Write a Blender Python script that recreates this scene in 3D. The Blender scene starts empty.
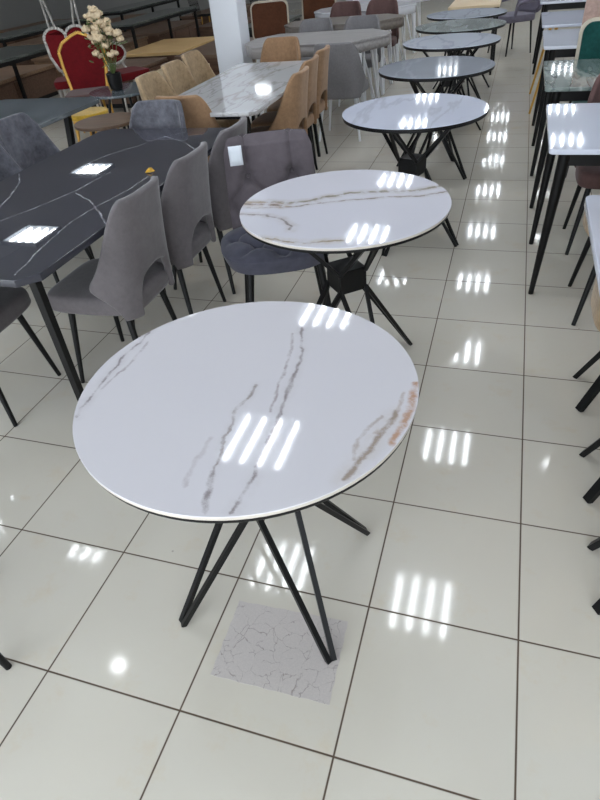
import bpy, bmesh, math, random
from mathutils import Vector, Matrix, noise
random.seed(7)
C = bpy.context.scene.collection
S = bpy.context.scene
R = math.radians

# ------------------------------------------------------------------ camera
cd = bpy.data.cameras.new('camera'); cam = bpy.data.objects.new('camera', cd); C.objects.link(cam)
RT = (0.9523415, 0.2932685, -0.0839007); UP = (-0.1198317, 0.6126331, 0.7812304); FW = (-0.2805102, 0.7339443, -0.6185788)
m = Matrix(((RT[0], UP[0], -FW[0]), (RT[1], UP[1], -FW[1]), (RT[2], UP[2], -FW[2])))
cam.matrix_world = Matrix.Translation((-0.20187, -0.95802, 1.57195)) @ m.to_4x4()
cd.sensor_fit = 'VERTICAL'; cd.sensor_height = 32.0; cd.sensor_width = 24.0
cd.lens = 584.24 * 32 / 800
cd.clip_start = 0.02; cd.clip_end = 100
S.camera = cam

# ------------------------------------------------------------------ world, exposure
w = bpy.data.worlds.new('world'); S.world = w; w.use_nodes = True
w.node_tree.nodes['Background'].inputs[0].default_value = (0.85, 0.93, 1.0, 1)
w.node_tree.nodes['Background'].inputs[1].default_value = 0.6
S.view_settings.view_transform = 'Standard'; S.view_settings.look = 'None'
S.view_settings.gamma = 1; S.view_settings.use_curve_mapping = False
S.view_settings.exposure = 0.85
TUBE_STRENGTH = 18.0
S.cycles.use_denoising = True
S.cycles.max_bounces = 8
S.cycles.diffuse_bounces = 4
S.cycles.sample_clamp_indirect = 6.0
S.cycles.caustics_reflective = False
S.cycles.caustics_refractive = False

# added area fill behind the camera, raising the ambient light
ld = bpy.data.lights.new('added_fill_near', 'AREA'); ld.shape = 'RECTANGLE'; ld.size = 12; ld.size_y = 2.2; ld.energy = 260
ld.color = (0.86, 0.93, 1.0)
lo = bpy.data.objects.new('added_fill_near', ld); C.objects.link(lo)
lo.location = (-3, -4.6, 1.5); lo.rotation_euler = (R(90), 0, 0)

ld2 = bpy.data.lights.new('added_fill_side', 'AREA'); ld2.shape = 'RECTANGLE'; ld2.size = 14; ld2.size_y = 1.6; ld2.energy = 170  # second added fill along the right wall, where no window is built
ld2.color = (0.9, 0.95, 1.0)
lo2 = bpy.data.objects.new('added_fill_side', ld2); C.objects.link(lo2)
lo2.location = (5.9, 4, 1.9); lo2.rotation_euler = (0, R(90), 0)

# ------------------------------------------------------------------ materials
def lin(c):
    return tuple(((v/255)/12.92 if v/255 <= 0.04045 else ((v/255+0.055)/1.055)**2.4) for v in c) + (1,)

def newmat(name):
    mt = bpy.data.materials.new(name); mt.use_nodes = True
    nt = mt.node_tree; b = nt.nodes['Principled BSDF']
    return mt, nt, b

def val(nt, op, *ins):
    n = nt.nodes.new('ShaderNodeMath'); n.operation = op
    for i, v in enumerate(ins):
        if isinstance(v, (int, float)): n.inputs[i].default_value = v
        else: nt.links.new(v, n.inputs[i])
    return n.outputs[0]

def mixc(nt, fac, a, b):
    n = nt.nodes.new('ShaderNodeMix'); n.data_type = 'RGBA'
    for i, v in ((0, fac), (6, a), (7, b)):
        if isinstance(v, (int, float, tuple)): n.inputs[i].default_value = v
        else: nt.links.new(v, n.inputs[i])
    return n.outputs[2]

def tex_coord(nt, scale=(1, 1, 1), rot=(0, 0, 0), loc=(0, 0, 0)):
    tc = nt.nodes.new('ShaderNodeTexCoord'); mp = nt.nodes.new('ShaderNodeMapping')
    mp.inputs['Scale'].default_value = scale; mp.inputs['Rotation'].default_value = rot; mp.inputs['Location'].default_value = loc
    nt.links.new(tc.outputs['Object'], mp.inputs[0]); return mp.outputs[0]

def noise_tex(nt, vec, scale, detail=4, rough=0.55):
    n = nt.nodes.new('ShaderNodeTexNoise'); n.inputs['Scale'].default_value = scale
    n.inputs['Detail'].default_value = detail; n.inputs['Roughness'].default_value = rough
    nt.links.new(vec, n.inputs['Vector']); return n

def ramp(nt, fac, stops):
    r = nt.nodes.new('ShaderNodeValToRGB'); e = r.color_ramp.elements
    e[0].position, e[0].color = stops[0]; e[1].position, e[1].color = stops[-1]
    for p, c in stops[1:-1]:
        x = e.new(p); x.color = c
    nt.links.new(fac, r.inputs[0]); return r.outputs[0]

def bump(nt, b, h, strength, dist=0.002):
    n = nt.nodes.new('ShaderNodeBump'); n.inputs['Strength'].default_value = strength; n.inputs['Distance'].default_value = dist
    nt.links.new(h, n.inputs['Height']); nt.links.new(n.outputs[0], b.inputs['Normal'])

def plain(name, rgb, rough=0.5, metal=0.0, spec=0.5, var=0.06):
    mt, nt, b = newmat(name)
    v = tex_coord(nt); n = noise_tex(nt, v, 14)
    c = lin(rgb); d = tuple(x*(1-var*2) for x in c[:3]) + (1,)
    nt.links.new(mixc(nt, n.outputs[0], c, d), b.inputs['Base Color'])
    b.inputs['Roughness'].default_value = rough; b.inputs['Metallic'].default_value = metal
    b.inputs['Specular IOR Level'].default_value = spec
    return mt

def velvet(name, rgb, fuzz=0.12, scale=35, sheen=0.35):
    mt, nt, b = newmat(name)
    v = tex_coord(nt); n = noise_tex(nt, v, scale, 5, 0.7); n2 = noise_tex(nt, v, 5, 3)
    f = val(nt, 'ADD', val(nt, 'MULTIPLY', n.outputs[0], 0.6), val(nt, 'MULTIPLY', n2.outputs[0], 0.5))
    c = lin(rgb); a = tuple(min(1, x*(1+fuzz*3)) for x in c[:3])+(1,); d = tuple(x*(1-fuzz*3) for x in c[:3])+(1,)
    nt.links.new(ramp(nt, f, [(0.35, d), (0.7, a)]), b.inputs['Base Color'])
    b.inputs['Roughness'].default_value = 0.85; b.inputs['Specular IOR Level'].default_value = 0.15
    b.inputs['Sheen Weight'].default_value = sheen; b.inputs['Sheen Roughness'].default_value = 0.4
    bump(nt, b, n.outputs[0], 0.35, 0.003)
    return mt

def wood(name, rgb, rgb2, rough=0.45, sc=1.0, axis='X'):
    mt, nt, b = newmat(name)
    s = (1.5*sc, 18*sc, 18*sc) if axis == 'X' else (18*sc, 1.5*sc, 18*sc)
    v = tex_coord(nt, s); n = noise_tex(nt, v, 2.2, 6, 0.6)
    nt.links.new(ramp(nt, n.outputs[0], [(0.3, lin(rgb)), (0.7, lin(rgb2))]), b.inputs['Base Color'])
    b.inputs['Roughness'].default_value = rough
    return mt

# distance to one line segment, as a node group
sg = bpy.data.node_groups.new('segment_distance', 'ShaderNodeTree')
for nme in ('P', 'A', 'AB'): sg.interface.new_socket(nme, in_out='INPUT', socket_type='NodeSocketVector')
sg.interface.new_socket('InvLen2', in_out='INPUT', socket_type='NodeSocketFloat')
sg.interface.new_socket('D', in_out='OUTPUT', socket_type='NodeSocketFloat')
gi = sg.nodes.new('NodeGroupInput'); go = sg.nodes.new('NodeGroupOutput')
def vm(nt, op, a, b):
    n = nt.nodes.new('ShaderNodeVectorMath'); n.operation = op
    nt.links.new(a, n.inputs[0]); nt.links.new(b, n.inputs[1]); return n
ap = vm(sg, 'SUBTRACT', gi.outputs[0], gi.outputs[1]).outputs[0]
dt = vm(sg, 'DOT_PRODUCT', ap, gi.outputs[2]).outputs['Value']
t_ = val(sg, 'MULTIPLY', dt, gi.outputs[3]); t_.node.use_clamp = True
scn = sg.nodes.new('ShaderNodeVectorMath'); scn.operation = 'SCALE'
sg.links.new(gi.outputs[2], scn.inputs[0]); sg.links.new(t_, scn.inputs['Scale'])
ds = vm(sg, 'DISTANCE', ap, scn.outputs[0]).outputs['Value']
sg.links.new(ds, go.inputs[0])

def marble(name, base, tint, veins=(), rough=0.06, noise_veins=None, cloud=0.5, warp=0.02):
    """veins: (polyline, half width, colour, strength)"""
    mt, nt, b = newmat(name)
    v = tex_coord(nt)
    cl = noise_tex(nt, v, 3.0, 4)
    col = mixc(nt, val(nt, 'MULTIPLY', cl.outputs[0], cloud), lin(base), lin(tint))
    nz = noise_tex(nt, v, 14, 6, 0.65)
    sub = nt.nodes.new('ShaderNodeVectorMath'); sub.operation = 'SUBTRACT'; nt.links.new(nz.outputs['Color'], sub.inputs[0]); sub.inputs[1].default_value = (.5, .5, .5)
    sc = nt.nodes.new('ShaderNodeVectorMath'); sc.operation = 'SCALE'; nt.links.new(sub.outputs[0], sc.inputs[0]); sc.inputs['Scale'].default_value = warp*2
    ad = nt.nodes.new('ShaderNodeVectorMath'); ad.operation = 'ADD'; nt.links.new(v, ad.inputs[0]); nt.links.new(sc.outputs[0], ad.inputs[1])
    fl = nt.nodes.new('ShaderNodeVectorMath'); fl.operation = 'MULTIPLY'; nt.links.new(ad.outputs[0], fl.inputs[0]); fl.inputs[1].default_value = (1, 1, 0)
    P = fl.outputs[0]
    brk = noise_tex(nt, v, 22, 5, 0.7)
    for vein in veins:
        pts, layers = vein[0], (vein[1] if isinstance(vein[1], list) else [(0,)+vein[1:]])
        d = None
        for (x0, y0), (x1, y1) in zip(pts, pts[1:]):
            g = nt.nodes.new('ShaderNodeGroup'); g.node_tree = sg
            nt.links.new(P, g.inputs[0]); g.inputs[1].default_value = (x0, y0, 0); g.inputs[2].default_value = (x1-x0, y1-y0, 0)
            g.inputs[3].default_value = 1/((x1-x0)**2+(y1-y0)**2+1e-9)
            d = g.outputs[0] if d is None else val(nt, 'MINIMUM', d, g.outputs[0])
        for off, wd, c, st in layers:
            dd = val(nt, 'ABSOLUTE', val(nt, 'SUBTRACT', d, off)) if off else d
            mr = nt.nodes.new('ShaderNodeMapRange'); mr.interpolation_type = 'SMOOTHSTEP'
            nt.links.new(dd, mr.inputs[0]); mr.inputs[1].default_value = wd; mr.inputs[2].default_value = wd*0.15
            mr.inputs[3].default_value = 0; mr.inputs[4].default_value = st
            mk = nt.nodes.new('ShaderNodeMapRange'); nt.links.new(brk.outputs[0], mk.inputs[0])
            mk.inputs[1].default_value = 0.38; mk.inputs[2].default_value = 0.58; mk.inputs[3].default_value = 0.15; mk.inputs[4].default_value = 1
            col = mixc(nt, val(nt, 'MULTIPLY', mr.outputs[0], mk.outputs[0]), col, lin(c))
    if noise_veins:
        for scl, rot, wd, c, st in noise_veins:
            v2 = tex_coord(nt, (scl, scl*0.22, scl), (0, 0, rot), (random.random()*5, random.random()*5, 0))
            n = noise_tex(nt, v2, 1.0, 5, 0.5)
            d = val(nt, 'ABSOLUTE', val(nt, 'SUBTRACT', n.outputs[0], 0.5))
            mr = nt.nodes.new('ShaderNodeMapRange'); mr.interpolation_type = 'SMOOTHSTEP'
            nt.links.new(d, mr.inputs[0]); mr.inputs[1].default_value = wd; mr.inputs[2].default_value = 0
            mr.inputs[3].default_value = 0; mr.inputs[4].default_value = st
            col = mixc(nt, mr.outputs[0], col, lin(c))
    nt.links.new(col, b.inputs['Base Color'])
    b.inputs['Roughness'].default_value = rough; b.inputs['Specular IOR Level'].default_value = 0.55
    return mt

M = {}
M['black'] = plain('black_metal', (13, 13, 14), 0.42, 0.0, 0.28)
M['white_metal'] = plain('white_painted_metal', (232, 234, 238), 0.35)
M['gold'] = plain('brass_metal', (206, 158, 74), 0.3, 0.45)
M['silver'] = plain('silver_frame', (190, 186, 180), 0.35, 0.3)
M['velvet'] = velvet('grey_velvet', (104, 99, 101), 0.05)
M['velvet_dark'] = velvet('charcoal_velvet', (78, 78, 90), 0.07, 20, 0.25)
M['velvet_mauve'] = velvet('dusky_grey_velvet', (94, 87, 92), 0.05, 20, 0.3)
M['velvet_fuzzy'] = velvet('crushed_grey_velvet', (92, 92, 99), 0.2, 22, 0.4)
M['caramel'] = velvet('caramel_fabric', (148, 118, 91), 0.08, 30, 0.2)
M['tan'] = velvet('tan_fabric', (156, 134, 106), 0.12, 40, 0.25)
M['brown_fabric'] = velvet('brown_fabric', (84, 52, 36), 0.08, 40, 0.1)
M['plum'] = velvet('dusky_brown_fabric', (96, 74, 72), 0.06, 30, 0.15)
M['red'] = velvet('dark_red_fabric', (94, 14, 20), 0.08, 30, 0.1)
M['green'] = velvet('green_velvet', (22, 66, 62), 0.12, 40, 0.2)
M['pink'] = velvet('dusty_pink_fabric', (178, 152, 142), 0.08, 40, 0.2)
M['cream'] = plain('cream_piping', (196, 186, 168), 0.6)
M['grey_fabric'] = velvet('grey_fabric', (120, 118, 120), 0.05, 60, 0.15)
M['lilac_fabric'] = velvet('lilac_grey_fabric', (112, 108, 122), 0.06, 60, 0.15)
M['wood_dark'] = wood('dark_walnut', (78, 56, 44), (112, 84, 66))
M['wood_mid'] = wood('mid_brown_wood', (112, 86, 66), (150, 120, 94))
M['wood_brown'] = wood('brown_wood_top', (88, 68, 54), (120, 96, 78))
M['wood_light'] = wood('light_oak', (196, 158, 102), (222, 188, 134))
M['wood_cream'] = wood('pale_beige_wood', (196, 172, 136), (214, 194, 160))
M['wood_grey'] = wood('grey_wood', (132, 128, 128), (164, 160, 158))
M['wood_greybrown'] = wood('grey_brown_wood', (100, 92, 86), (128, 120, 112))
M['black_slab'] = plain('black_edge', (24, 24, 27), 0.3)
M['paper'] = plain('paper_tag', (226, 232, 240), 0.8)
M['yellow'] = plain('yellow_tag', (222, 170, 40), 0.6, var=0.2)
M['leaf'] = plain('leaf_green', (92, 110, 60), 0.6)
M['petal'] = plain('cream_petals', (228, 206, 172), 0.7)
M['rim_cream'] = plain('pale_stone_edge', (208, 200, 190), 0.3)
M['glass_dark'] = marble('dark_stone_glass_top', (52, 58, 56), (92, 98, 94), rough=0.08, noise_veins=[(3, 0.4, 0.03, (120, 124, 118), 0.5)], cloud=1)

# ------------------------------------------------------------------ geometry helpers
class MB:
    def __init__(s): s.v = []; s.f = []
    def add(s, vs, fs):
        o = len(s.v); s.v += [tuple(p) for p in vs]; s.f += [tuple(i+o for i in f) for f in fs]; return s
    def box(s, c, d, rz=0):
        cx, cy, cz = c; x, y, z = (k/2 for k in d); ca, sa = math.cos(rz), math.sin(rz)
        vs = []
        for k in (-z, z):
            for i, j in ((-x, -y), (x, -y), (x, y), (-x, y)): vs.append((cx+i*ca-j*sa, cy+i*sa+j*ca, cz+k))
        return s.add(vs, [(3, 2, 1, 0), (4, 5, 6, 7), (0, 1, 5, 4), (1, 2, 6, 5), (2, 3, 7, 6), (3, 0, 4, 7)])
    def rod(s, a, b, r0, r1=None, n=12, flat=None):
        r1 = r0 if r1 is None else r1
        a = Vector(a); b = Vector(b); d = (b-a).normalized()
        u = d.cross(Vector((0, 0, 1)) if abs(d.z) < 0.95 else Vector((1, 0, 0))).normalized(); w_ = d.cross(u)
        k2 = flat or 1
        vs = []
        for c, r in ((a, r0), (b, r1)):
            for i in range(n):
                t = 2*math.pi*(i+0.5)/n; vs.append(c+u*math.cos(t)*r*k2+w_*math.sin(t)*r)
        fs = [(i, (i+1) % n, n+(i+1) % n, n+i) for i in range(n)] + [tuple(range(n-1, -1, -1)), tuple(range(n, 2*n))]
        return s.add(vs, fs)
    def tube(s, pts, r, n=8):
        for a, b in zip(pts, pts[1:]): s.rod(a, b, r, r, n)
        return s
    def prism(s, out, z0, z1, b=0.0):
        n = len(out)
        if b <= 0:
            rings = [(out, z0), (out, z1)]
        else:
            cx = sum(p[0] for p in out)/n; cy = sum(p[1] for p in out)/n
            def ins(d):
                r = []
                for x, y in out:
                    l = math.hypot(x-cx, y-cy); k = (l-d)/l; r.append((cx+(x-cx)*k, cy+(y-cy)*k))
                return r
            rings = [(ins(b), z0), (ins(b*.3), z0+b*.3), (out, z0+b), (out, z1-b), (ins(b*.3), z1-b*.3), (ins(b), z1)]
        vs = []; fs = []
        for ring, z in rings: vs += [(x, y, z) for x, y in ring]
        for k in range(len(rings)-1):
            for i in range(n):
                j = (i+1) % n; fs.append((k*n+i, k*n+j, (k+1)*n+j, (k+1)*n+i))
        fs.append(tuple(range(n-1, -1, -1))); fs.append(tuple((len(rings)-1)*n+i for i in range(n)))
        return s.add(vs, fs)
    def grid(s, fn, nu, nv, closed=False):
        vs = [fn(i/(nu-1) if not closed else i/nu, j/(nv-1)) for j in range(nv) for i in range(nu)]
        fs = []
        for j in range(nv-1):
            for i in range(nu if closed else nu-1):
                k = (i+1) % nu
                fs.append((j*nu+i, j*nu+k, (j+1)*nu+k, (j+1)*nu+i))
        return s.add(vs, fs)
    def build(s, name, mat, parent=None, smooth=True, bevel=0, solid=0, sub=0, offset=0, merge=0, angle=40):
        me = bpy.data.meshes.new(name); me.from_pydata(s.v, [], s.f); me.update()
        bm = bmesh.new(); bm.from_mesh(me)
        if merge: bmesh.ops.remove_doubles(bm, verts=bm.verts, dist=merge)
        if not solid: bmesh.ops.recalc_face_normals(bm, faces=bm.faces)
        bm.to_mesh(me); bm.free()
        me.materials.append(mat)
        o = bpy.data.objects.new(name, me); C.objects.link(o)
        if parent: o.parent = parent
        if solid:
            md = o.modifiers.new('solid', 'SOLIDIFY'); md.thickness = solid; md.offset = offset
        if bevel:
            md = o.modifiers.new('bevel', 'BEVEL'); md.width = bevel; md.segments = 2; md.limit_method = 'ANGLE'; md.angle_limit = R(40)
        if sub:
            md = o.modifiers.new('sub', 'SUBSURF'); md.levels = sub; md.render_levels = sub
        if smooth:
            if sub: me.polygons.foreach_set('use_smooth', [True]*len(me.polygons))
            else: me.shade_smooth() if hasattr(me, 'shade_smooth') else None; me.set_sharp_from_angle(angle=R(angle))
            if not sub:
                for p_ in me.polygons:
                    if len(p_.vertices) > 4: p_.use_smooth = False
        return o

def circle(r, n=96, ry=None): return [(r*math.cos(2*math.pi*i/n), (ry or r)*math.sin(2*math.pi*i/n)) for i in range(n)]
def rect(x0, x1, y0, y1, ch=0.0):
    if ch <= 0: return [(x0, y0), (x1, y0), (x1, y1), (x0, y1)]
    return [(x0+ch, y0), (x1-ch, y0), (x1, y0+ch), (x1, y1-ch), (x1-ch, y1), (x0+ch, y1), (x0, y1-ch), (x0, y0+ch)]
def rrect(x0, x1, y0, y1, r, n=6):
    o = []
    for cx, cy, a in ((x1-r, y0+r, -90), (x1-r, y1-r, 0), (x0+r, y1-r, 90), (x0+r, y0+r, 180)):
        for i in range(n+1):
            t = R(a+90*i/n); o.append((cx+r*math.cos(t), cy+r*math.sin(t)))
    return o

def tag(o, label, cat, group=None, kind=None):
    o['label'] = label; o['category'] = cat
    if group: o['group'] = group
    if kind: o['kind'] = kind
    return o
def empty(name, loc, rz=0):
    o = bpy.data.objects.new(name, None); C.objects.link(o); o.location = loc; o.rotation_euler = (0, 0, rz); o.empty_display_size = 0.1
    return o
def copy_tree(o, parent=None):
    c = o.copy(); C.objects.link(c); c.parent = parent
    for ch in o.children: copy_tree(ch, c)
    return c
def struct(name, mb, mat, **k):
    o = mb.build(name, mat, None, **k); o['kind'] = 'structure'; return o

# ------------------------------------------------------------------ room shell
# floor: glossy 42 cm tiles, dirty grout
mt, nt, b = newmat('glossy_floor_tiles')
v = tex_coord(nt)
sx = nt.nodes.new('ShaderNodeSeparateXYZ'); nt.links.new(v, sx.inputs[0])
T = 0.42
def edge(c):
    q = val(nt, 'DIVIDE', c, T); r = val(nt, 'ABSOLUTE', val(nt, 'SUBTRACT', q, val(nt, 'ROUND', q)))
    return val(nt, 'MULTIPLY', r, T)
d = val(nt, 'MINIMUM', edge(sx.outputs[0]), edge(sx.outputs[1]))
mr = nt.nodes.new('ShaderNodeMapRange'); nt.links.new(d, mr.inputs[0])
mr.inputs[1].default_value = 0.0034; mr.inputs[2].default_value = 0.0016; mr.inputs[3].default_value = 0; mr.inputs[4].default_value = 1
grout = mr.outputs[0]
n1 = noise_tex(nt, v, 1.6, 5, 0.6); n2 = noise_tex(nt, v, 6, 5, 0.7); n3 = noise_tex(nt, v, 9, 3)
tile = mixc(nt, n1.outputs[0], lin((208, 200, 185)), lin((213, 209, 198)))
tile = mixc(nt, ramp(nt, n2.outputs[0], [(0.56, (0, 0, 0, 1)), (0.78, (0.35, 0.35, 0.35, 1))]), tile, lin((206, 182, 142)))
vo = nt.nodes.new('ShaderNodeTexVoronoi'); vo.inputs['Scale'].default_value = 5.5; nt.links.new(v, vo.inputs['Vector'])
spk = val(nt, 'LESS_THAN', vo.outputs['Distance'], 0.022)
tile = mixc(nt, val(nt, 'MULTIPLY', spk, 0.35), tile, lin((90, 80, 66)))
gcol = mixc(nt, n3.outputs[0], lin((62, 46, 36)), lin((104, 86, 68)))
nt.links.new(mixc(nt, grout, tile, gcol), b.inputs['Base Color'])
sm = noise_tex(nt, v, 2.2, 5, 0.65)
rr = nt.nodes.new('ShaderNodeMapRange'); nt.links.new(sm.outputs[0], rr.inputs[0])
rr.inputs[1].default_value = 0.3; rr.inputs[2].default_value = 0.75; rr.inputs[3].default_value = 0.04; rr.inputs[4].default_value = 0.10
nt.links.new(val(nt, 'MAXIMUM', rr.outputs[0], val(nt, 'MULTIPLY', grout, 0.8)), b.inputs['Roughness'])
b.inputs['Specular IOR Level'].default_value = 0.62
fb = noise_tex(nt, v, 60, 2)
hh = val(nt, 'SUBTRACT', val(nt, 'MULTIPLY', fb.outputs[0], 0.02), val(nt, 'MULTIPLY', grout, 1.0))
bump(nt, b, hh, 0.5, 0.001)
M['floor'] = mt

X0, X1, Y0, Y1, H = -16, 6, -5, 20, 2.8
struct('floor', MB().box(((X0+X1)/2, (Y0+Y1)/2, -0.05), (X1-X0, Y1-Y0, 0.1)), M['floor'], smooth=False)
M['ceil'] = plain('white_ceiling', (214, 219, 226), 0.9, var=0.01)
M['wall'] = plain('pale_wall', (188, 188, 186), 0.85, var=0.03)
struct('ceiling', MB().box(((X0+X1)/2, (Y0+Y1)/2, H+0.05), (X1-X0, Y1-Y0, 0.1)), M['ceil'], smooth=False)
struct('wall_far', MB().box(((X0+X1)/2, Y1+0.05, H/2), (X1-X0, 0.1, H)), M['wall'], smooth=False)
struct('wall_left', MB().box((X0-0.05, (Y0+Y1)/2, H/2), (0.1, Y1-Y0, H)), M['wall'], smooth=False)
struct('wall_right', MB().box((X1+0.05, (Y0+Y1)/2, H/2), (0.1, Y1-Y0, H)), M['wall'], smooth=False)
struct('wall_near', MB().box(((X0+X1)/2, Y0-0.05, H/2), (X1-X0, 0.1, H)), M['wall'], smooth=False)
M['column'] = plain('white_painted_column', (216, 219, 226), 0.35, var=0.01)
struct('trim_1', MB().prism(rrect(-3.30, -2.99, 5.74, 6.00, 0.012, 3), 0, H), M['column'])['label'] = 'square white painted column behind the marble dining table'

# ceiling fixtures: 60 x 60 with four tubes
mt, nt, b = newmat('fluorescent_tube'); b.inputs['Base Color'].default_value = (1, 1, 1, 1)
b.inputs['Emission Color'].default_value = (0.93, 0.965, 1.0, 1); b.inputs['Emission Strength'].default_value = TUBE_STRENGTH
M['tube'] = mt
M['louvre'] = plain('louvre_metal', (140, 146, 152), 0.5)
fx = empty('ceiling_light', (0, 0, 0))
fr = MB()
for sx_ in (-1, 1):
    fr.box((sx_*0.27, 0, -0.03), (0.02, 0.56, 0.06)); fr.box((0, sx_*0.27, -0.03), (0.52, 0.02, 0.06))
fr.box((0, 0, -0.003), (0.52, 0.52, 0.006)); fr.build('frame', M['louvre'], fx, smooth=False)
for k in range(4):
    MB().rod(((k-1.5)*0.132, -0.25, -0.028), ((k-1.5)*0.132, 0.25, -0.028), 0.013, n=10).build('tube', M['tube'], fx)
spots = [(-0.40, y) for y in (1.81, 3.73, 5.53, 7.44, 9.37, 11.43, 13.4, 15.3, 17.2)] + [(-1.62, y) for y in (1.88, 3.71, 5.56, 7.46)] + [(-1.82, 10.5), (-1.85, 12.6), (-1.73, 15.3)]
spots += [(0.72, 7.5), (0.72, 9.4), (0.72, 11.4), (0.85, 15.0), (-3.55, 1.76), (-4.67, 1.89), (-6.1, 5.1), (-6.9, 7.8), (-6.0, 13.8), (-9.5, 4.0), (-9.5, 8.2), (-4.3, 5.5), (-4.3, 9.2), (-4.3, 12.9), (-9.5, 12.5), (-13, 8), (-4.5, 18.6), (3.6, 1.8), (3.6, 5.6), (3.6, 9.4), (-3.0, -2.2), (0.5, -2.8), (-6.5, -1.5)]  # includes unseen fixtures added to brighten the left background and the room
first = True
for x, y in spots:
    o = fx if first else copy_tree(fx); first = False
    o.location = (x, y, H)
    tag(o, 'square louvred ceiling light with four bright white tubes', 'ceiling light', 'ceiling lights mirrored in floor and tabletops')
dl = empty('downlight', (0, 0, 0))
MB().prism(circle(0.075, 24), -0.012, 0, 0.003).build('frame', M['white_metal'], dl, angle=50)
MB().prism(circle(0.05, 20), -0.018, -0.010).build('lamp', M['tube'], dl, angle=50)
first = True
for x, y in ((-2.6, 0.72), (0.62, 1.78), (0.62, 3.7), (0.62, 5.5), (-3.0, 3.6), (-7.0, 4.4)):
    o = dl if first else copy_tree(dl); first = False
    o.location = (x, y, H)
    tag(o, 'small round ceiling downlight', 'downlight', 'round downlights mirrored in the floor')

# ------------------------------------------------------------------ chairs
def leg(mb, a, b, r0=0.016, r1=0.010): mb.rod(a, b, r0, r1, 12)

def seat_mesh(w_, d_, z0, z1, front=0.0, p=3.2, yc=0.0, dome=0.012):
    mb = MB(); n = 40
    def prof(k, r, z):
        pts = []
        for i in range(n):
            t = 2*math.pi*i/n; c, s_ = math.cos(t), math.sin(t)
            x = math.copysign(abs(c)**(2/p), c)*w_/2*r; y = math.copysign(abs(s_)**(2/p), s_)*d_/2*r
            if y < 0: x *= 1-0.10*(-y/(d_/2))
            else: y *= 1+front
            pts.append((x, y+yc, z))
        return pts
    rings = [(0.90, z0), (0.985, z0+0.008), (1.0, z0+0.022), (0.985, z0+0.032), (1.0, z0+0.042), (0.985, z1-0.012), (0.93, z1), (0.6, z1+dome*.7), (0.25, z1+dome)]
    vs = []
    for r, z in rings: vs += prof(0, r, z)
    fs = []
    for k in range(len(rings)-1):
        for i in range(n):
            j = (i+1) % n; fs.append((k*n+i, k*n+j, (k+1)*n+j, (k+1)*n+i))
    fs.append(tuple(range(n-1, -1, -1))); fs.append(tuple((len(rings)-1)*n+i for i in range(n)))
    return mb.add(vs, fs)

def smooth01(t): t = max(0, min(1, t)); return t*t*(3-2*t)
def interp(t, tab):
    for (a, va), (b_, vb) in zip(tab, tab[1:]):
        if t <= b_: 
            k = (t-a)/(b_-a) if b_ > a else 0
            return va+(vb-va)*max(0, min(1, k))
    return tab[-1][1]

def wing_shell(w_=0.235, dep=0.235, zt=0.87, arch=True, thmax=None, lean=0.05):
    """curved shell back with side wings and an arched cut-out at the rear, chair faces +Y"""
    tab = thmax or [(0.375, 55), (0.42, 60), (0.46, 69), (0.49, 80), (0.515, 86.5), (0.545, 86), (0.61, 77), (0.70, 67), (0.78, 59), (0.82, 53), (0.85, 46), (0.862, 41), (0.87, 34)]
    zs = [0.375, 0.40, 0.43, 0.46, 0.49, 0.515, 0.535, 0.55, 0.565, 0.585, 0.62, 0.67, 0.72, 0.77, 0.81, 0.84, 0.858, 0.87]
    za = 0.565
    def pt(th, z):
        zz = z if zt == 0.87 else 0.375+(z-0.375)*(zt-0.375)/(0.87-0.375)
        t = R(th); c, s_ = math.cos(t), math.sin(t); p = 3.4
        x = math.copysign(abs(s_)**(2/p), s_)*w_; y = -math.copysign(abs(c)**(2/p), c)*dep
        up = max(0, (z-0.45)/0.42)
        x *= 1-0.10*up
        return (x, y-lean*up*up*0.6-lean*0.4*up, zz)
    mb = MB()
    nu = 13
    for sgn in (-1, 1):
        vs = []
        for z in zs:
            mx = interp(z, tab)
            a = 0.0
            if arch and z < za: a = 25*math.sqrt(max(0, 1-((z-0.36)/(za-0.36))**2))
            for i in range(nu):
                th = a+(mx-a)*(i/(nu-1)); vs.append(pt(sgn*th, z))
        fs = []
        for j in range(len(zs)-1):
            for i in range(nu-1):
                f = (j*nu+i, j*nu+i+1, (j+1)*nu+i+1, (j+1)*nu+i); fs.append(f if sgn > 0 else f[::-1])
        mb.add(vs, fs)
    return mb

def wing_chair(mat, zt=0.87, legmat=None, arch=True):
    t = empty('dining_chair', (0, 0, 0)); lm = legmat or M['black']
    seat_mesh(0.45, 0.46, 0.385, 0.47, p=5.5, yc=0.01, dome=0.006).build('seat', mat, t, sub=1)
    wing_shell(zt=zt, arch=arch).build('backrest', mat, t, solid=0.03, offset=-0.2, sub=1, merge=0.0005)
    for sx_ in (-1, 1):
        for sy in (-1, 1):
            mb = MB(); leg(mb, (sx_*0.15, sy*0.14, 0.40), (sx_*0.20, sy*0.19, 0.0)); mb.build('leg', lm, t)
    return t

used = {}
def place(proto, x, y, face, label, cat, group=None, sc=None):
    """face: direction the chair faces in degrees (0 = +X, 90 = +Y)"""
    if proto not in used: used[proto] = 1; o = proto
    else: o = copy_tree(proto)
    o.location = (x, y, 0); o.rotation_euler = (0, 0, R(face-90))
    if sc: o.scale = sc
    for k in ('group', 'kind'):
        if k in o: del o[k]
    return tag(o, label, cat, group)

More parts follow.
